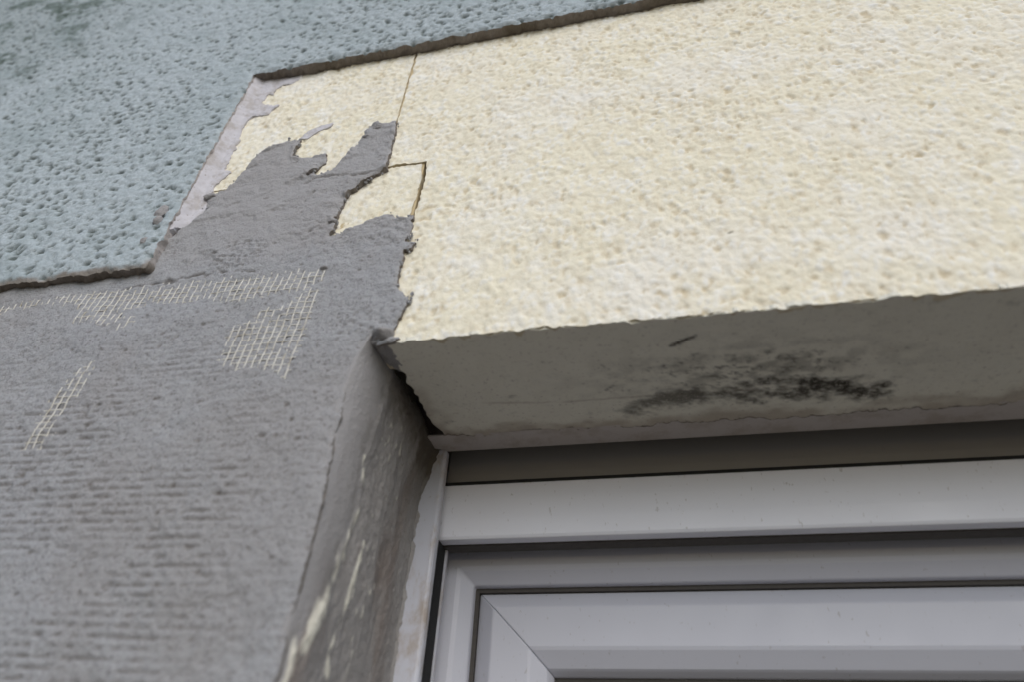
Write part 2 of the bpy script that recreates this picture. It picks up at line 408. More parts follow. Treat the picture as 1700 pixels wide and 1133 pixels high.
big = sheet('insulation_board', axis(-75, -66, 410, WX1 - 1100, 1.15), np.arange(-6.9, 348, 1.15), big_sd, foam_h, FACADE, M_FOAM, None, hback=-26, layers=4, skirt=big_skirt, rough=0.3, attrs=foam_attrs)
tag(big, 'large cream foam insulation board above the window, darkened and mouldy on its underside', 'insulation board', 'foam boards in the niche')
# solid body behind the rough face
boxes('board_body', [(1.5, WX1 - 1101, 24, 119, 1.2, 330)], M_FOAM, big)
boxes('joint_filler', [(NX + 2, -4.5, 2.2, 20, 96, 331)], M_JOINT, big)

def upper_sd(X, Z):
    n = 0.5 * vn(X / 5, Z / 5, 181) + 0.35 * vn(X / 1.8, Z / 1.8, 182)
    up, lo = xleft(Z)
    return np.minimum(np.minimum(up - 0.85 - X, Z - zhor(X) - 0.6) + n, np.minimum(345 - Z, X - NX + 8))
ub = sheet('insulation_board', np.arange(NX - 10, j1[0][0] + 12, 1.15), np.arange(ZH - 6, 347, 1.15), upper_sd, lambda X, Z: foam_h(X + 500, Z + 900), FACADE, M_FOAM, None, hback=-26, layers=4, rough=0.3,
           attrs={**foam_attrs, 'pit': lambda X, Z: foam_attrs['pit'](X + 500, Z + 900)})
tag(ub, 'upper left cream foam board between the render edge and the upright joint', 'insulation board', 'foam boards in the niche')
def small_sd(X, Z):
    n = 0.5 * vn(X / 5, Z / 5, 281) + 0.35 * vn(X / 1.8, Z / 1.8, 282)
    up, lo = xleft(Z)
    return np.minimum(np.minimum(lo - 2.5 - X, zhor(X) - 0.9 - Z) + n, np.minimum(Z - 85, X - NX + 8))
sb = sheet('insulation_board', np.arange(NX - 10, 10, 1.15), np.arange(82, ZH + 8, 1.15), small_sd, lambda X, Z: foam_h(X + 1500, Z + 300) - 0.6, FACADE, M_FOAM, None, hback=-26, layers=4, rough=0.3,
           attrs={**foam_attrs, 'pit': lambda X, Z: foam_attrs['pit'](X + 1500, Z + 300)})
tag(sb, 'small cream foam offcut showing in the gap between mortar and crack', 'insulation board', 'foam boards in the niche')

# adhesive film left on the upper board
film = [(404, 128), (440, 126), (503, 124), (499, 131), (482, 138), (463, 142), (456, 150), (454, 158), (446, 156), (436, 166), (430, 170), (446, 172), (463, 173), (452, 180), (445, 188), (430, 190), (415, 195), (406, 206),
        (401, 220), (396, 234), (388, 250), (379, 266), (372, 280), (384, 283), (376, 290), (366, 297), (354, 312), (344, 330), (349, 346), (325, 366), (290, 388), (262, 412), (236, 446), (215, 450), (240, 410), (320, 280), (360, 210)]
film = wallpts(film, -0.5)
def film_sd(X, Z): return polysd(X, Z, film) + 1.3 * fbm(X / 6, Z / 6, 3, 301) + 0.8 * vn(X / 2, Z / 2.4, 302)
sheet('adhesive_film', np.arange(-200, -100, 0.9), np.arange(70, 335, 0.9), film_sd, lambda X, Z: 0.42 + 5.5 * sstep(7, -1, X - NX) + 0.6 * sstep(22, 8, X - NX) + 0.4 * fbm(X / 10, Z / 12, 3, 303) + 0.2 * fbm(X / 2, Z / 2, 2, 304) - 0.5 * sstep(3, 0, film_sd(X, Z)), FACADE, M_FILM, ub, hback=-2, layers=1, rough=0.1)
streak = wallpts([(496, 230), (512, 217), (535, 207), (553, 203), (548, 209), (528, 218), (510, 229)], -0.5)
sheet('adhesive_streak', np.arange(streak[0][0] - 20, streak[0][0] + 60, 0.7), np.arange(streak[0][1] - 20, streak[0][1] + 40, 0.7), lambda X, Z: polysd(X, Z, streak) + 0.4 * fbm(X / 3, Z / 3, 2, 311),
      lambda X, Z: 0.35 + 0.25 * fbm(X / 3, Z / 3, 2, 313), FACADE, M_FILM, ub, hback=-2, layers=1, rough=0.1)

# skim coat under the big board
moldlines = [[on(a, b, 2, 0)[:2] for a, b in q] for q in ([(1050, 683), (1120, 660), (1200, 655), (1290, 650), (1380, 648), (1462, 646)], [(1240, 640), (1300, 632), (1390, 640)])]
dash = [on(a, b, 2, 0)[:2] for a, b in ((1113, 575), (1128, 570), (1156, 558))]
sline = [on(a, b, 2, 0)[:2] for a, b in ((800, 671), (930, 668), (1060, 660), (1250, 648))]
dash2 = [on(a, b, 2, 0)[:2] for a, b in ((1005, 650), (1018, 643))]
def mold(X, Y):
    n = fbm(X / 9, Y / 6, 4, 401); n2 = fbm(X / 3.0, Y / 2.2, 3, 404)
    d = np.minimum(segdist(X, Y, moldlines[0]), segdist(X, Y, moldlines[1]))
    core = sstep(0.22, 1.25, np.exp(-(d / 10.5) ** 2) * 0.98 + 0.42 * n + 0.3 * n2) * (0.75 + 0.25 * sstep(120, 230, X))
    p = on(1240, 615, 2, 0); env = np.exp(-(((X - p[0]) / 75) ** 2) - ((Y - p[1]) / 24) ** 2)
    specks = sstep(0.75, 1.5, env * 0.9 + 0.75 * n2 + 0.25 * n) * 0.75
    dd = np.maximum(sstep(1.9, 0.5, segdist(X, Y, dash) + 0.9 * n2), 0.7 * sstep(0.9, 0.2, segdist(X, Y, dash2) + 0.4 * n2))
    haze_ = 0.5 * env * sstep(-0.4, 0.6, n)
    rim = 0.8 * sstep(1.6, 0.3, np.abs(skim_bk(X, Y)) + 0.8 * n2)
    return np.clip(np.maximum(np.maximum(np.maximum(core, specks), np.maximum(dd, haze_)) * sstep(98, 88, Y + 2 * n), rim), 0, 1)
def skim_bk(X, Y): return 101 + 1.8 * fbm(X / 25, Y * 0 + 5, 2, 415) + 1.5 * fbm(X / 5, Y * 0, 3, 417) - Y
def skim_sd(X, Y):
    fr = Y - 1.0 - 1.2 * fbm(X / 11, Y * 0 + 1, 3, 411) - 1.0 * vn(X / 3, Y / 3, 413)
    bk = 101 + 1.8 * fbm(X / 25, Y * 0 + 5, 2, 415) + 1.5 * fbm(X / 5, Y * 0, 3, 417) - Y
    return np.minimum(np.minimum(fr, bk), X + 3 + 1.2 * fbm(Y / 8, Y * 0, 2, 441) - 4.0 * sstep(70, 100, Y))
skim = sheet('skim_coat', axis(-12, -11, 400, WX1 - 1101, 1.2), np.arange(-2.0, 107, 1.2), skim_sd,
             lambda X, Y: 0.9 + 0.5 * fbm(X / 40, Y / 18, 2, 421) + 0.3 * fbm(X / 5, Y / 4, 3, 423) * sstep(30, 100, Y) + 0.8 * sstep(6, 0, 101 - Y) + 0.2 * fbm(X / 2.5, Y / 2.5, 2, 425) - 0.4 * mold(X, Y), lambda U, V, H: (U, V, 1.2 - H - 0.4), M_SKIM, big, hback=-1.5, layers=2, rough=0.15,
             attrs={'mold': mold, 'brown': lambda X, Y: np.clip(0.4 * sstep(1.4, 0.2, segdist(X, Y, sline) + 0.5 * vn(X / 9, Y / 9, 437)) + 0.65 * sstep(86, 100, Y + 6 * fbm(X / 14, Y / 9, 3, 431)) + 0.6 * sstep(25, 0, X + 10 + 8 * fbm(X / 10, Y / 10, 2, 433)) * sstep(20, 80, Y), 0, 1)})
tag(skim, 'grey skim coat with black mould patch on the underside of the board')

# ------------------------------------------------------------------ mortar: base coat with smeared tongue over the foam
tongue = [(228, 462), (238, 442), (262, 411), (290, 386), (320, 366), (345, 346), (339, 331), (350, 320), (374, 313), (392, 297), (410, 275), (430, 253), (452, 243), (478, 231), (497, 230), (490, 246), (486, 257), (497, 260), (520, 257), (541, 253), (538, 265),
          (520, 281), (507, 291), (530, 288), (548, 281), (562, 270), (585, 245), (600, 228), (607, 214), (622, 203), (636, 206), (657, 199), (655, 220), (648, 250), (641, 277), (620, 288), (600, 302), (581, 315), (571, 331), (563, 344), (556, 362), (558, 370), (546, 390), (568, 384), (592, 374),
          (624, 360), (645, 354), (660, 361), (685, 355), (682, 378), (674, 396), (690, 399), (683, 408), (669, 413), (663, 438), (657, 473), (668, 488), (680, 491), (674, 505), (662, 523), (655, 542), (648, 553), (661, 557), (650, 564), (624, 569),
          (617, 548), (600, 568), (581, 611), (567, 660), (563, 689), (553, 717), (541, 786), (534, 825), (520, 874), (506, 931), (492, 980), (474, 1036), (467, 1086), (453, 1133)]
tongue = wallpts(tongue, -2.4)
lastx = tongue[-1][0]
outline = tongue + [(lastx, -1000), (lastx, GZ + 300), (WX0 + 5, GZ + 300), (WX0 + 5, 88), (NX - 6, 88)]
def mortar_sd(X, Z):
    near = sstep(-40, 0, Z)
    return polysd(X, Z, outline) + (0.9 * fbm(X / 5, Z / 5, 3, 501) + 0.65 * vn(X / 1.9, Z / 1.9, 505)) * (0.55 + 0.45 * near)
creases = [wallpts(q, -3) for q in ([(205, 478), (290, 463), (340, 452), (390, 449), (430, 450)], [(505, 303), (520, 297), (545, 289), (568, 291), (600, 287), (632, 283)], [(512, 386), (530, 376), (556, 369)], [(520, 318), (512, 326), (506, 334)])]
hair = [wallpts(q, -3) for q in ([(395, 304), (450, 297), (500, 292), (512, 290)], [(340, 372), (380, 345), (430, 327), (470, 310)])]
rough_c = on(392, 425, 1, -3); rough_c2 = on(598, 535, 1, -3); rid_c = on(300, 860, 1, -3)
topz = on(350, 462, 1, -3)[2]
def mortar_rough(X, Z):
    a = np.exp(-((X - rough_c[0]) / 24) ** 2 - ((Z - rough_c[2] - 2) / 17) ** 2)
    b = np.exp(-((X - rough_c2[0]) / 26) ** 2 - ((Z - rough_c2[2]) / 16) ** 2)
    return np.clip(sstep(0.35, 0.6, a) + 0.5 * sstep(0.3, 0.7, b) + 0.25 * sstep(75, 40, Z) + 0.5 * sstep(-95, -60, X) * sstep(150, 125, Z) * sstep(60, 80, Z), 0, 1.2)
RP = 4.35
def mortar_ridge(X, Z):
    z = Z + 0.7 * fbm(X / 70, Z / 70, 2, 521) + 0.02 * X
    k = (z / RP) % 1.0
    gr = sstep(0.26, 0.05, np.abs(k - 0.5)) * sstep(-0.7, 0.5, fbm(X / 4.5, np.floor(z / RP) * 3.7, 2, 523))
    m = sstep(30, -20, Z) * sstep(-330, -190, X) * sstep(-42, -72, X) * sstep(-0.8, 0.3, fbm(X / 60, Z / 45, 2, 525))
    return gr * (m + 0.22 * sstep(50, 20, Z))
def mortar_pits(X, Z):
    x = X + 1.5 * vn(X / 4, Z / 4, 531); z = Z + 0.6 * vn(X / 3, Z / 3, 532)
    f, i = worley(x / 3.4, z / 2.4, 533); f2, i2 = worley(x / 14, z / 11, 536)
    q = mortar_rough(X, Z)
    return np.maximum((i < 0.10 + 0.42 * q) * sstep(0.45, 0.12, f) * (0.35 + 0.5 * np.clip(q, 0, 1)), (i2 < 0.14) * sstep(0.14, 0.05, f2))
def mortar_h(X, Z):
    d = mortar_sd(X, Z)
    low = sstep(topz + 2, topz - 6, Z)
    h = 2.7 + 0.7 * fbm(X / 38, Z / 30, 2, 541) + 0.35 * fbm(X / 9, Z / 7, 2, 544) + 0.32 * fbm(X / 2.4, Z / 2.2, 2, 547) * (0.7 + mortar_rough(X, Z))
    h = h - 0.5 * low - 0.7 * mortar_ridge(X, Z) - (0.75 + 0.5 * np.clip(mortar_rough(X, Z), 0, 1)) * mortar_pits(X, Z)
    for q in creases: h = h - 1.3 * sstep(1.2, 0.1, segdist(X + 1.6 * fbm(X / 6, Z / 6, 2, 555), Z + 1.6 * fbm(X / 5, Z / 5, 2, 557), q) + 0.6 * vn(X / 5, Z / 5, 551))
    for q in hair: h = h - 0.28 * sstep(1.0, 0.1, segdist(X, Z, q))
    up = sstep(70, 90, Z)
    n1 = fbm(X / 24 + 3, Z / 17, 3, 571)
    h = h + up * (0.7 * sstep(-0.05, 0.05, n1 + 0.12 * fbm(X / 4, Z / 4, 2, 573)) - 0.35 + 0.3 * fbm(X / 15 + 0.5 * Z / 15, Z / 9, 2, 575))
    h = h - up * 1.3 * sstep(7, 0.5, d) * sstep(0.0, 0.5, fbm(X / 18, Z / 18, 2, 577))
    h = np.maximum(h, 0.9)
    lip = sstep(4.5, 0.8, d) * up
    h = h + 1.5 * lip * sstep(0.0, 0.8, fbm(X / 9, Z / 9, 2, 553)) - 0.9 * sstep(1.6, 0.0, d) - 1.0 * sstep(9, 0.5, d) * sstep(14, 4, Z)
    return h
mort = empty('mortar_coat', (-200, 0, -300))
tag(mort, 'grey cement base coat on the lower wall with a ragged tongue smeared over the foam', 'mortar')
mx = axis(WX0 + 10, -330, 12, 12, 0.95); mz = axis(GZ + 310, -182, 262, 262, 0.95)
bc = sheet('base_coat', mx, mz, mortar_sd, mortar_h, FACADE, M_MORTAR, mort, hback=-1.5, layers=3, rough=0.45, seed=9,
           attrs={'pit': lambda X, Z: np.clip(0.6 * mortar_pits(X, Z) + 0.42 * mortar_ridge(X, Z) + sum(0.6 * sstep(1.2, 0.1, segdist(X + 1.6 * fbm(X / 6, Z / 6, 2, 555), Z + 1.6 * fbm(X / 5, Z / 5, 2, 557), q) + 0.6 * vn(X / 5, Z / 5, 551)) for q in creases), 0, 1),
                  'brown': lambda X, Z: np.clip(0.6 * sstep(60, 110, Z + 20 * fbm(X / 30, Z / 30, 2, 561)) + 0.6 * sstep(1.5, 0.3, mortar_sd(X, Z)) * sstep(20, 60, Z), 0, 0.8)})
# backing of the lower wall (foam under the mortar)
boxes('backing_board', [(WX0 + 6, -30, 1.6, 119, GZ + 300, 84)], M_FOAM, mort)
# lump hanging at the foam corner
lc = on(640, 563, 1, -2)
def lump(name, cx, cy, cz, rx, ry, rz, mat, parent, seed=0, n=22):
    th = np.linspace(0, math.pi, n); ph = np.linspace(0, 2 * math.pi, 2 * n)
    T, P = np.meshgrid(th, ph)
    k = 1 + 0.3 * fbm(P * 1.3 + seed, T * 1.6, 3, 601 + seed) * np.sin(T)
    V = np.stack([cx + rx * k * np.sin(T) * np.cos(P), cy + ry * k * np.sin(T) * np.sin(P), cz + rz * k * np.cos(T)], -1)
    V[-1] = V[0]; idx = np.arange(V.shape[0] * V.shape[1]).reshape(V.shape[:2])
    Q = np.stack([idx[:-1, :-1], idx[1:, :-1], idx[1:, 1:], idx[:-1, 1:]], -1).reshape(-1, 4)
    me = npmesh(name, V.reshape(-1, 3), Q, {'pit': np.zeros(idx.size), 'brown': np.ones(idx.size) * 0.8, 'edge': np.ones(idx.size) * 0.2})
    return link(name, me, mat, parent)
lump('mortar_lump', lc[0] - 4.5, 3.0, 3.5, 6.5, 5.0, 3.8, M_MORTAR, mort, 1)
lump('mortar_lump', -5.5, 15.0, 5.6, 8.0, 19.0, 6.0, M_MORTAR, mort, 2)
for k_, (px, py, r_) in enumerate(((349, 325, 4.0), (626, 212, 3.6), (611, 226, 3.0), (538, 445, 1.8), (552, 368, 1.8))):
    p = on(px, py, 1, -2.5)
    lump('mortar_lump', p[0], -1.6, p[2], r_ * 1.5, 2.5, r_ * 0.8, M_MORTAR, mort, 3 + k_, 18)
for k_, (px, py, r_) in enumerate(((268, 352, 4.5), (262, 366, 3.2), (240, 400, 2.4))):
    p = on(px, py, 1, -9)
    lump('mortar_crumb', p[0], -9.0, p[2], r_, 2.4, r_ * 1.5, M_MORTAR, mort, 20 + k_, 14)

# loose crumbs along the torn edge
rng = np.random.default_rng(5); V = []; Q = []
ico = [(0, 0, 1), (.9, 0, .3), (.28, .85, .3), (-.72, .53, .3), (-.72, -.53, .3), (.28, -.85, .3), (.72, .53, -.4), (-.28, .85, -.4), (-.9, 0, -.4), (-.28, -.85, -.4), (.72, -.53, -.4), (0, 0, -1)]
up_i = [i for i, p in enumerate(tongue) if p[1] > 14][2:]
for a_ in range(230):
    i = up_i[rng.integers(len(up_i) - 1)]; p, q = tongue[i], tongue[i + 1]; f_ = rng.random()
    cx = p[0] + (q[0] - p[0]) * f_ + rng.normal(0, 1.3); cz = p[1] + (q[1] - p[1]) * f_ + rng.normal(0, 1.3); r_ = 0.45 + 0.9 * rng.random() ** 2; n_ = len(V)
    for d_ in ico:
        k_ = r_ * (0.7 + 0.6 * rng.random()); V.append((cx + d_[0] * k_, -0.4 - rng.random() * 1.0 + d_[1] * k_, cz + d_[2] * k_ * 1.2))
    for j in range(5):
        Q += [[n_, n_ + 1 + j, n_ + 1 + (j + 1) % 5, n_ + 1 + (j + 1) % 5], [n_ + 1 + j, n_ + 6 + (j + 4) % 5, n_ + 6 + j, n_ + 1 + (j + 1) % 5], [n_ + 11, n_ + 6 + (j + 1) % 5, n_ + 6 + j, n_ + 6 + j]]
tri = []
for q in Q: tri += [[q[0], q[1], q[2]]] + ([[q[0], q[2], q[3]]] if q[2] != q[3] else [])
me = bpy.data.meshes.new('mortar_crumbs'); me.from_pydata([tuple(c / 1000 for c in v) for v in V], [], tri); me.update()
tag(link('mortar_crumbs', me, M_MORTAR, mort), kind='stuff')

# reveal: rounded corner strip, then the side of the opening back to the guide rail
def reveal_path(Z):
    cx = np.interp(Z, [-1200, -150, -100, -60, -35, -8, 6, 14], [-19.5, -19.5, -19.5, -21, -21.5, -17, -12, -11])
    return cx
sv = np.concatenate([np.linspace(-8, 0, 8), np.linspace(0, 30, 34)[1:], np.linspace(30, 130, 106)[1:], np.linspace(130, 136, 8)[1:]])
def reveal_map(Sx, Z, H):
    cx = reveal_path(Z); ix = np.interp(Z, [-1200, -60, 0, 14], [-15.0, -14.5, -10.8, -10.5])
    bx = np.interp(Z, [-1200, -40, -12, 5], [-17.0, -16.5, -12, -9.0])
    x = np.zeros(Sx.shape); y = np.zeros(Sx.shape); nx = np.zeros(Sx.shape); ny = np.zeros(Sx.shape)
    a = Sx < 0; x = np.where(a, cx + Sx, x); y = np.where(a, -0.7 + 0.6 * np.clip(-Sx / 8, 0, 1), y); nx = np.where(a, 0, nx); ny = np.where(a, -1, ny)
    k = np.clip(Sx / 30, 0, 1); an = k * math.pi / 2
    a = (Sx >= 0) & (Sx < 30)
    kk = 0.25 * k + 0.75 * np.sin(an); k2 = 0.4 * k + 0.6 * (1 - np.cos(an)); x = np.where(a, cx + (ix - cx) * kk, x); y = np.where(a, -0.7 + 22.7 * k2, y); nx = np.where(a, np.sin(an), nx); ny = np.where(a, -np.cos(an), ny)
    k = np.clip((Sx - 30) / 100, 0, 1); a = (Sx >= 30) & (Sx <= 130)
    x = np.where(a, ix + (bx - ix) * k, x); y = np.where(a, 22.0 + 92.2 * k, y); nx = np.where(a, 1, nx); ny = np.where(a, 0, ny)
    a = Sx > 130
    tipx = (Sx - 130) * (0.30 + 0.22 * fbm(Z / 7, Z * 0, 3, 651) + 0.5 * sstep(-40, -5, Z))
    x = np.where(a, bx + tipx, x); y = np.where(a, 114.2 + 0.35 * (Sx - 130), y); nx = np.where(a, 0.3, nx); ny = np.where(a, -0.95, ny)
    dz = -(4.0 + 2.5 * fbm(y / 9, y * 0, 2, 655)) * sstep(12, 40, Sx) * sstep(-12, 9, Z)
    return (x + nx * H, y + ny * H, Z + dz)
fl1 = [(on(a, b, 0, -12)[1], on(a, b, 0, -12)[2]) for a, b in ((612, 770), (606, 830), (590, 880), (570, 930), (548, 1000), (520, 1060), (500, 1110), (490, 1140))]
fl2 = [(on(a, b, 0, -12)[1], on(a, b, 0, -12)[2]) for a, b in ((610, 905), (590, 980), (570, 1035), (560, 1085), (552, 1133))]
def yy(Sx): return np.where(Sx < 30, -0.7 + 22.7 * (np.clip(Sx / 30, 0, 1)) ** 1.4, 22.0 + 92.2 * np.clip((Sx - 30) / 100, 0, 1))
fl1s = sorted((z, y) for y, z in fl1)
def past(Sx, Z): return yy(Sx) - np.interp(Z, [q[0] for q in fl1s], [q[1] for q in fl1s])
def rv_fleck(Sx, Z):
    Y = yy(Sx); n = fbm(Y / 4.0, Z / 11, 3, 661); n2 = fbm(Y / 2.6, Z / 6, 2, 664)
    d1 = segdist(Y, Z, fl1); d2 = segdist(Y, Z, fl2)
    a = sstep(0.55, 0.95, np.exp(-(d1 / 5.0) ** 2) * (0.75 + 0.25 * sstep(-60, -140, Z)) + 0.42 * n)
    b = sstep(0.62, 1.0, 0.9 * np.exp(-(d2 / 3.6) ** 2) + 0.5 * n2)
    c_ = sstep(0.95, 1.2, 0.55 * np.exp(-((Y - 60) / 30) ** 2) + 0.6 * n2) * 0.6
    return np.clip(np.maximum(np.maximum(a, b), c_), 0, 1) * sstep(0, -20, Z) * sstep(6, 12, Sx)
def rv_smooth(Sx, Z): return np.clip(sstep(1, -3, past(Sx, Z) + 1.5 * fbm(Sx / 8, Z / 14, 2, 671)) * (1 - 0.55 * sstep(8, 30, Sx)), 0, 1)
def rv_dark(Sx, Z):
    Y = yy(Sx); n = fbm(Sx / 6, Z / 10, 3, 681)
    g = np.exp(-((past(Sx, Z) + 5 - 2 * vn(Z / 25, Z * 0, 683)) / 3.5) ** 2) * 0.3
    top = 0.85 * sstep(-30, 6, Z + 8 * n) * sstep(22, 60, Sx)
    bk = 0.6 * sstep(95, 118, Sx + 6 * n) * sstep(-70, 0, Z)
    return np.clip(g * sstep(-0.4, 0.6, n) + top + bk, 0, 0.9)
def rv_h(Sx, Z):
    q = sstep(-2, 2, past(Sx, Z)) * sstep(4, 16, Sx)
    return 0.15 + (1 - q) * (0.12 * fbm(Sx / 4, Z / 10, 2, 691) + 0.12 * fbm(Sx / 1.8, Z / 1.8, 2, 692)) + q * (0.9 * fbm(Sx / 18, Z / 50, 2, 693) + 0.3 * fbm(Sx / 7, Z / 9, 2, 695) + 0.36 * fbm(Sx / 3.2, Z / 4.0, 3, 697)) \
        + 0.7 * np.exp(-(past(Sx, Z) / 2.5) ** 2) * sstep(-0.5, 0.5, fbm(Z / 9, Z * 0, 2, 699)) + 0.5 * rv_fleck(Sx, Z)
rz = axis(GZ + 310, -176, 9.5, 9.5, 1.0)
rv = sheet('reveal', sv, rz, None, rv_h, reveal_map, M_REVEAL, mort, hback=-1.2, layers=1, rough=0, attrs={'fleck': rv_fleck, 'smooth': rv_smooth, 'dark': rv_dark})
tag(rv, 'brown grey mortared side of the window opening with cream flecks')
boxes('reveal_core', [(-30, -22.5, 3, 119, GZ + 300, 5)], M_MORTAR, mort)

# ------------------------------------------------------------------ glass fibre reinforcing mesh
rx = on(537, 452, 1, -3)[0]; tz = on(500, 444, 1, -3)[2]
patches = [wallpts(q, -3) for q in (
    [(-60, 512), (0, 500), (60, 492), (160, 479), (230, 468), (300, 462), (380, 455), (440, 447), (480, 438), (548, 436), (544, 460), (532, 495), (516, 508), (500, 480), (470, 478), (430, 493), (370, 500), (330, 497), (300, 498), (250, 500), (180, 508), (120, 505), (60, 506), (0, 520), (-60, 530)],
    [(505, 478), (540, 470), (520, 530), (498, 590), (480, 630), (462, 625), (430, 608), (395, 612), (362, 600), (370, 575), (382, 545), (420, 530), (440, 508), (480, 505)],
    [(120, 532), (128, 505), (146, 488), (170, 492), (160, 515), (190, 520), (240, 525), (200, 545), (165, 540)],
    [(150, 598), (158, 606), (126, 655), (94, 695), (60, 738), (42, 742), (58, 706), (88, 660), (110, 632)],
    [(150, 492), (240, 480), (225, 505), (180, 520), (150, 520)])]
def exposed(X, Z):
    d = np.full(X.shape, -99.0)
    for q in patches: d = np.maximum(d, polysd(X, Z, q))
    return np.clip(sstep(-5.5, 3.0, d + 2.0 * fbm(X / 10, Z / 9, 2, 701)), 0, 1)
MP, MZ = 4.6, 4.25
def strands(name, upright, parent):
    V = []; Q = []; n = 0
    rng = range(0, 70) if upright else range(0, 44)
    for k in rng:
        if upright:
            z = np.arange(tz + 1.2 + 0.8 * math.sin(k * 2.1), -110, -0.8); x = rx - k * MP + 0.04 * (z - tz) + 0.06 * vn(z / 20, z * 0 + k, 711)
            wv = np.cos((tz - z) / MZ * math.pi + k * math.pi)
        else:
            x = np.arange(rx + 0.6, -330, -0.8); z = tz - k * MZ + 0.06 * vn(x / 20, x * 0 + k, 713) + 0.01 * (x - rx); wv = -np.cos((rx - x) / MP * math.pi + k * math.pi)
        e = exposed(x, z)
        H = 2.45 + 0.7 * fbm(x / 38, z / 30, 2, 541) + 0.35 * fbm(x / 9, z / 7, 2, 544) - 0.3
        keep = e > 0.05
        # threads rise out of the mortar where it has been scraped thin
        hh = H - 1.0 + e * ((1.12 if upright else 1.0) + 0.28 * fbm(x / 12, z / 8, 2, 717)) + (0.13 if upright else 0.13) * wv
        rad = (0.52 if upright else 0.42) * (1 + 0.1 * vn(x / 3, z / 3 + k, 719))
        idx = np.nonzero(keep)[0]
        if len(idx) < 3: continue
        runs = np.split(idx, np.nonzero(np.diff(idx) > 1)[0] + 1)
        for r_ in runs:
            if len(r_) < 4: continue
            m = len(r_)
            for j in range(6):
                a = j * math.pi / 3
                off = np.cos(a) * rad[r_]; up = np.sin(a) * rad[r_] * 0.6
                if upright: V.append(np.stack([x[r_] + off, -(hh[r_] + up), z[r_]], 1))
                else: V.append(np.stack([x[r_], -(hh[r_] + up), z[r_] + off], 1))
            ii = np.arange(m - 1)
            for j in range(6):
                j2_ = (j + 1) % 6
                Q.append(np.stack([n + j * m + ii, n + j * m + ii + 1, n + j2_ * m + ii + 1, n + j2_ * m + ii], 1))
            n += 6 * m
    me = npmesh(name, np.concatenate(V), np.concatenate(Q))
    return tag(link(name, me, M_FIBRE, parent), kind='stuff')
mesh_t = empty('reinforcing_mesh', (rx - 100, -3, tz - 60))
tag(mesh_t, 'pale glass fibre reinforcing mesh showing through the grey mortar', 'mesh')
strands('upright_threads', True, mesh_t); strands('level_threads', False, mesh_t)

# ------------------------------------------------------------------ roller shutter: housing, slats, guide rail
XR = OX1 - 20
sh = empty('roller_shutter', (700, 130, -60))
tag(sh, 'raised white roller shutter tucked under the foam board, its end slat showing', 'roller shutter')
zt = -0.6
extrude_x('housing', [(99, zt + 1.6), (99, zt), (119.5, zt), (119.5, 150), (157, 150), (157, -30), (158.5, -30), (158.5, 152), (118, 152), (118, zt + 1.6)], -30, XR, M_TRIM, sh, bev=0.3)
def zcol(py, y): return on(1200, py, 1, y)[2]
YS = 130.0
z1, z2 = zcol(783.5, YS), zcol(877, YS)
z3 = zcol(893, YS + 11)
prof = [(YS + 3.5, z1 - 0.5), (YS + 1.0, z1 - 0.6), (YS + 0.0, z1 - 1.4), (YS - 0.5, z1 * 0.66 + z2 * 0.34), (YS - 0.6, z1 * 0.3 + z2 * 0.7), (YS, z2), (YS + 1.0, z3 - 0.6), (YS + 11, z3), (YS + 11, z3 + 4), (YS + 8, z3 + 5), (YS + 8, z1 - 0.5)]
extrude_x('end_slat', prof, -6, XR + 6, M_SLAT, sh, bev=0.6)
extrude_x('shade_strip', [(YS + 10.5, z3 + 3), (YS + 10.5, z3 - 1.2), (YS + 20, z3 - 1.6), (YS + 21, z3 - 0.4), (YS + 21, z3 + 3)], -6, XR + 6, M_GASKET_SHADE, sh, bev=0.4)  # added dark strip, deepens the shadow band between end slat and frame
extrude_x('slat_joint', [(YS + 1.6, z1 - 0.4), (YS + 1.6, z1 + 2.0), (YS + 8, z1 + 2.0), (YS + 8, z1 - 0.4)], -6, XR + 6, M_SEAL, sh, bev=0)
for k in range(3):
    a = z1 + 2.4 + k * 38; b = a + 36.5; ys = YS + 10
    extrude_x('slat', [(ys + 1.2, a), (ys, a + 1.2), (ys - 0.9, a + 9), (ys - 0.9, a + 27), (ys, b - 1), (ys + 2, b), (ys + 7, b), (ys + 7, a)], -6, XR + 6, M_SHADESLAT, sh, bev=0.4)
yr = 116.0
xr1 = on(735, 800, 1, yr)[0]
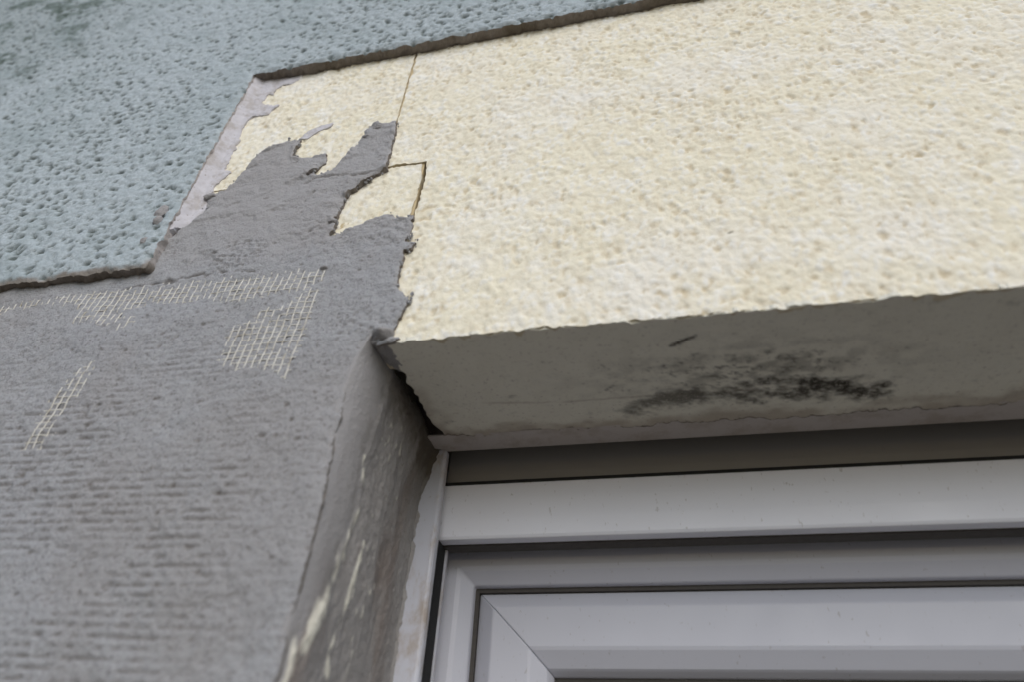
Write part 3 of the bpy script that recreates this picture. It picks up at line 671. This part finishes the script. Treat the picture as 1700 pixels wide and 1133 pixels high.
for s, (xe, d) in enumerate(((xr1, 1), (XR - 4, -1))):
    # guide rail: front lip, rounded nose, slot for the slats behind it
    pr = [(xe - d * 38, yr), (xe - d * 2.2, yr), (xe - d * 1.0, yr + 0.4), (xe, yr + 1.6), (xe + d * 0.2, yr + 6), (xe - d * 1.5, yr + 8), (xe - d * 16, yr + 8), (xe - d * 16, yr + 29), (xe - d * 1, yr + 29), (xe - d * 1, yr + 32), (xe - d * 38, yr + 32)]
    if d < 0: pr = pr[::-1]
    rl = extrude_z('guide_rail', pr, OZ0, zt - 0.4, M_RAIL, sh, bev=0.35)
    # brush seal in the slot
    nb = 1500; V = []; Q = []
    for k in range(nb):
        z = z3 - 3 - k * (abs(OZ0) - 70) / nb * (1.0); hh = 0.9 + 0.5 * math.sin(k * 12.9898) ; y0 = yr + 9
        x0 = xe - d * 9; x1 = xe - d * (1.2 + 0.5 * math.sin(k * 78.233)); n_ = len(V)
        V += [(x0, y0, z), (x0, y0 + 4, z), (x1, y0 + 4 + 0.7 * math.sin(k * 3.3), z - 0.7), (x1, y0, z - 0.7), (x0, y0, z - 1.6), (x0, y0 + 4, z - 1.6), (x1, y0 + 4, z - 1.9), (x1, y0, z - 1.9)]
        Q += [[n_ + i for i in q] for q in ((0, 1, 2, 3), (4, 7, 6, 5), (3, 2, 6, 7), (0, 3, 7, 4), (1, 5, 6, 2), (0, 4, 5, 1))]
    bs = link('brush_seal', npmesh('brush_seal', V, Q, smooth=False), M_SEAL, rl); tag(bs, kind='stuff')
    boxes('slot_lining', [(min(xe - d * 15.8, xe - d * 2.2), max(xe - d * 15.8, xe - d * 2.2), yr + 8.2, yr + 28.8, OZ0 + 1, z3 - 1)], M_SEAL, rl)

# ------------------------------------------------------------------ window: mitred frame and sash, pane
win = empty('window', (700, 190, -620))
tag(win, 'white plastic window with mitred frame and sash under the roller shutter', 'window')
X0, Z0, X1, Z1 = 1.0, -64.0, 1459.0, -1150.0
def member(name, prof, side, mat, parent, gap=0.0, bev=0.6):
    """one mitred bar of a rectangular ring; prof = (inset, y)"""
    n = len(prof); V = []
    for end in (0, 1):
        for o, y in prof:
            L, T, Rr, B = X0 + o, Z0 - o, X1 - o, Z1 + o
            c = {'top': ((L + gap, T), (Rr - gap, T)), 'bottom': ((Rr - gap, B), (L + gap, B)), 'left': ((L, B + gap), (L, T - gap)), 'right': ((Rr, T - gap), (Rr, B + gap))}[side][end]
            V.append((c[0] / 1000, y / 1000, c[1] / 1000))
    fs = [[i, (i + 1) % n, n + (i + 1) % n, n + i] for i in range(n)] + [list(range(n))[::-1], list(range(n, 2 * n))]
    me = bpy.data.meshes.new(name); me.from_pydata(V, [], fs); me.update()
    o_ = link(name, me, mat, parent)
    if bev: bevel(o_, bev, 3)
    return o_
def ring(name, prof, mat, parent, bev):
    n = len(prof); V = []
    for cx_, cz_ in ((0, 0), (1, 0), (1, 1), (0, 1)):
        for o, y in prof: V.append(((X1 - o if cx_ else X0 + o) / 1000, y / 1000, (Z1 + o if cz_ else Z0 - o) / 1000))
    fs = [[c_ * n + i, c_ * n + (i + 1) % n, ((c_ + 1) % 4) * n + (i + 1) % n, ((c_ + 1) % 4) * n + i] for c_ in range(4) for i in range(n)]
    me = bpy.data.meshes.new(name); me.from_pydata(V, [], fs); me.update()
    o_ = link(name, me, mat, parent); bevel(o_, bev, 3)
    return o_
fp = [(-30, 159.5), (-13, 159.5), (-11.5, 161), (0, 161), (3, 162), (10.5, 168.5), (11, 176), (11, 205), (-30, 205)]
sp = [(13.2, 200), (13.2, 176.5), (14, 175.5), (22.5, 169), (24.5, 167.5), (48, 167.5), (50, 168.2), (59, 174.5), (60, 176), (62.5, 181), (62.5, 200)]
frame = ring('frame', fp, M_PVC, win, 1.2)
sash = empty('sash', (700, 190, -620)); sash.parent = win; sash.matrix_parent_inverse = Matrix.Translation(win.location).inverted()
for side, nm in (('top', 'rail'), ('left', 'stile'), ('bottom', 'rail'), ('right', 'stile')):
    member('sash_' + nm, sp, side, M_PVC, sash, 0.09, 0.9)
    member('glazing_bead', [(61.5, 182.5), (66, 183.5), (67, 186), (67, 189), (61.5, 189)], side, M_GASKET_SHADE, sash, 0, 0.3)
for o_ in (member('gasket', [(10.8, 173), (13.4, 173), (13.4, 178), (10.8, 178)], q, M_GASKET_SHADE, None, 0, 0) for q in ('top', 'left', 'bottom', 'right')): o_.parent = frame; o_.matrix_parent_inverse = frame.matrix_parent_inverse.copy() if False else Matrix.Identity(4)
boxes('pane', [(X0 + 58, X1 - 58, 189.2, 193, Z1 + 58, Z0 - 58)], M_GLASS, win)
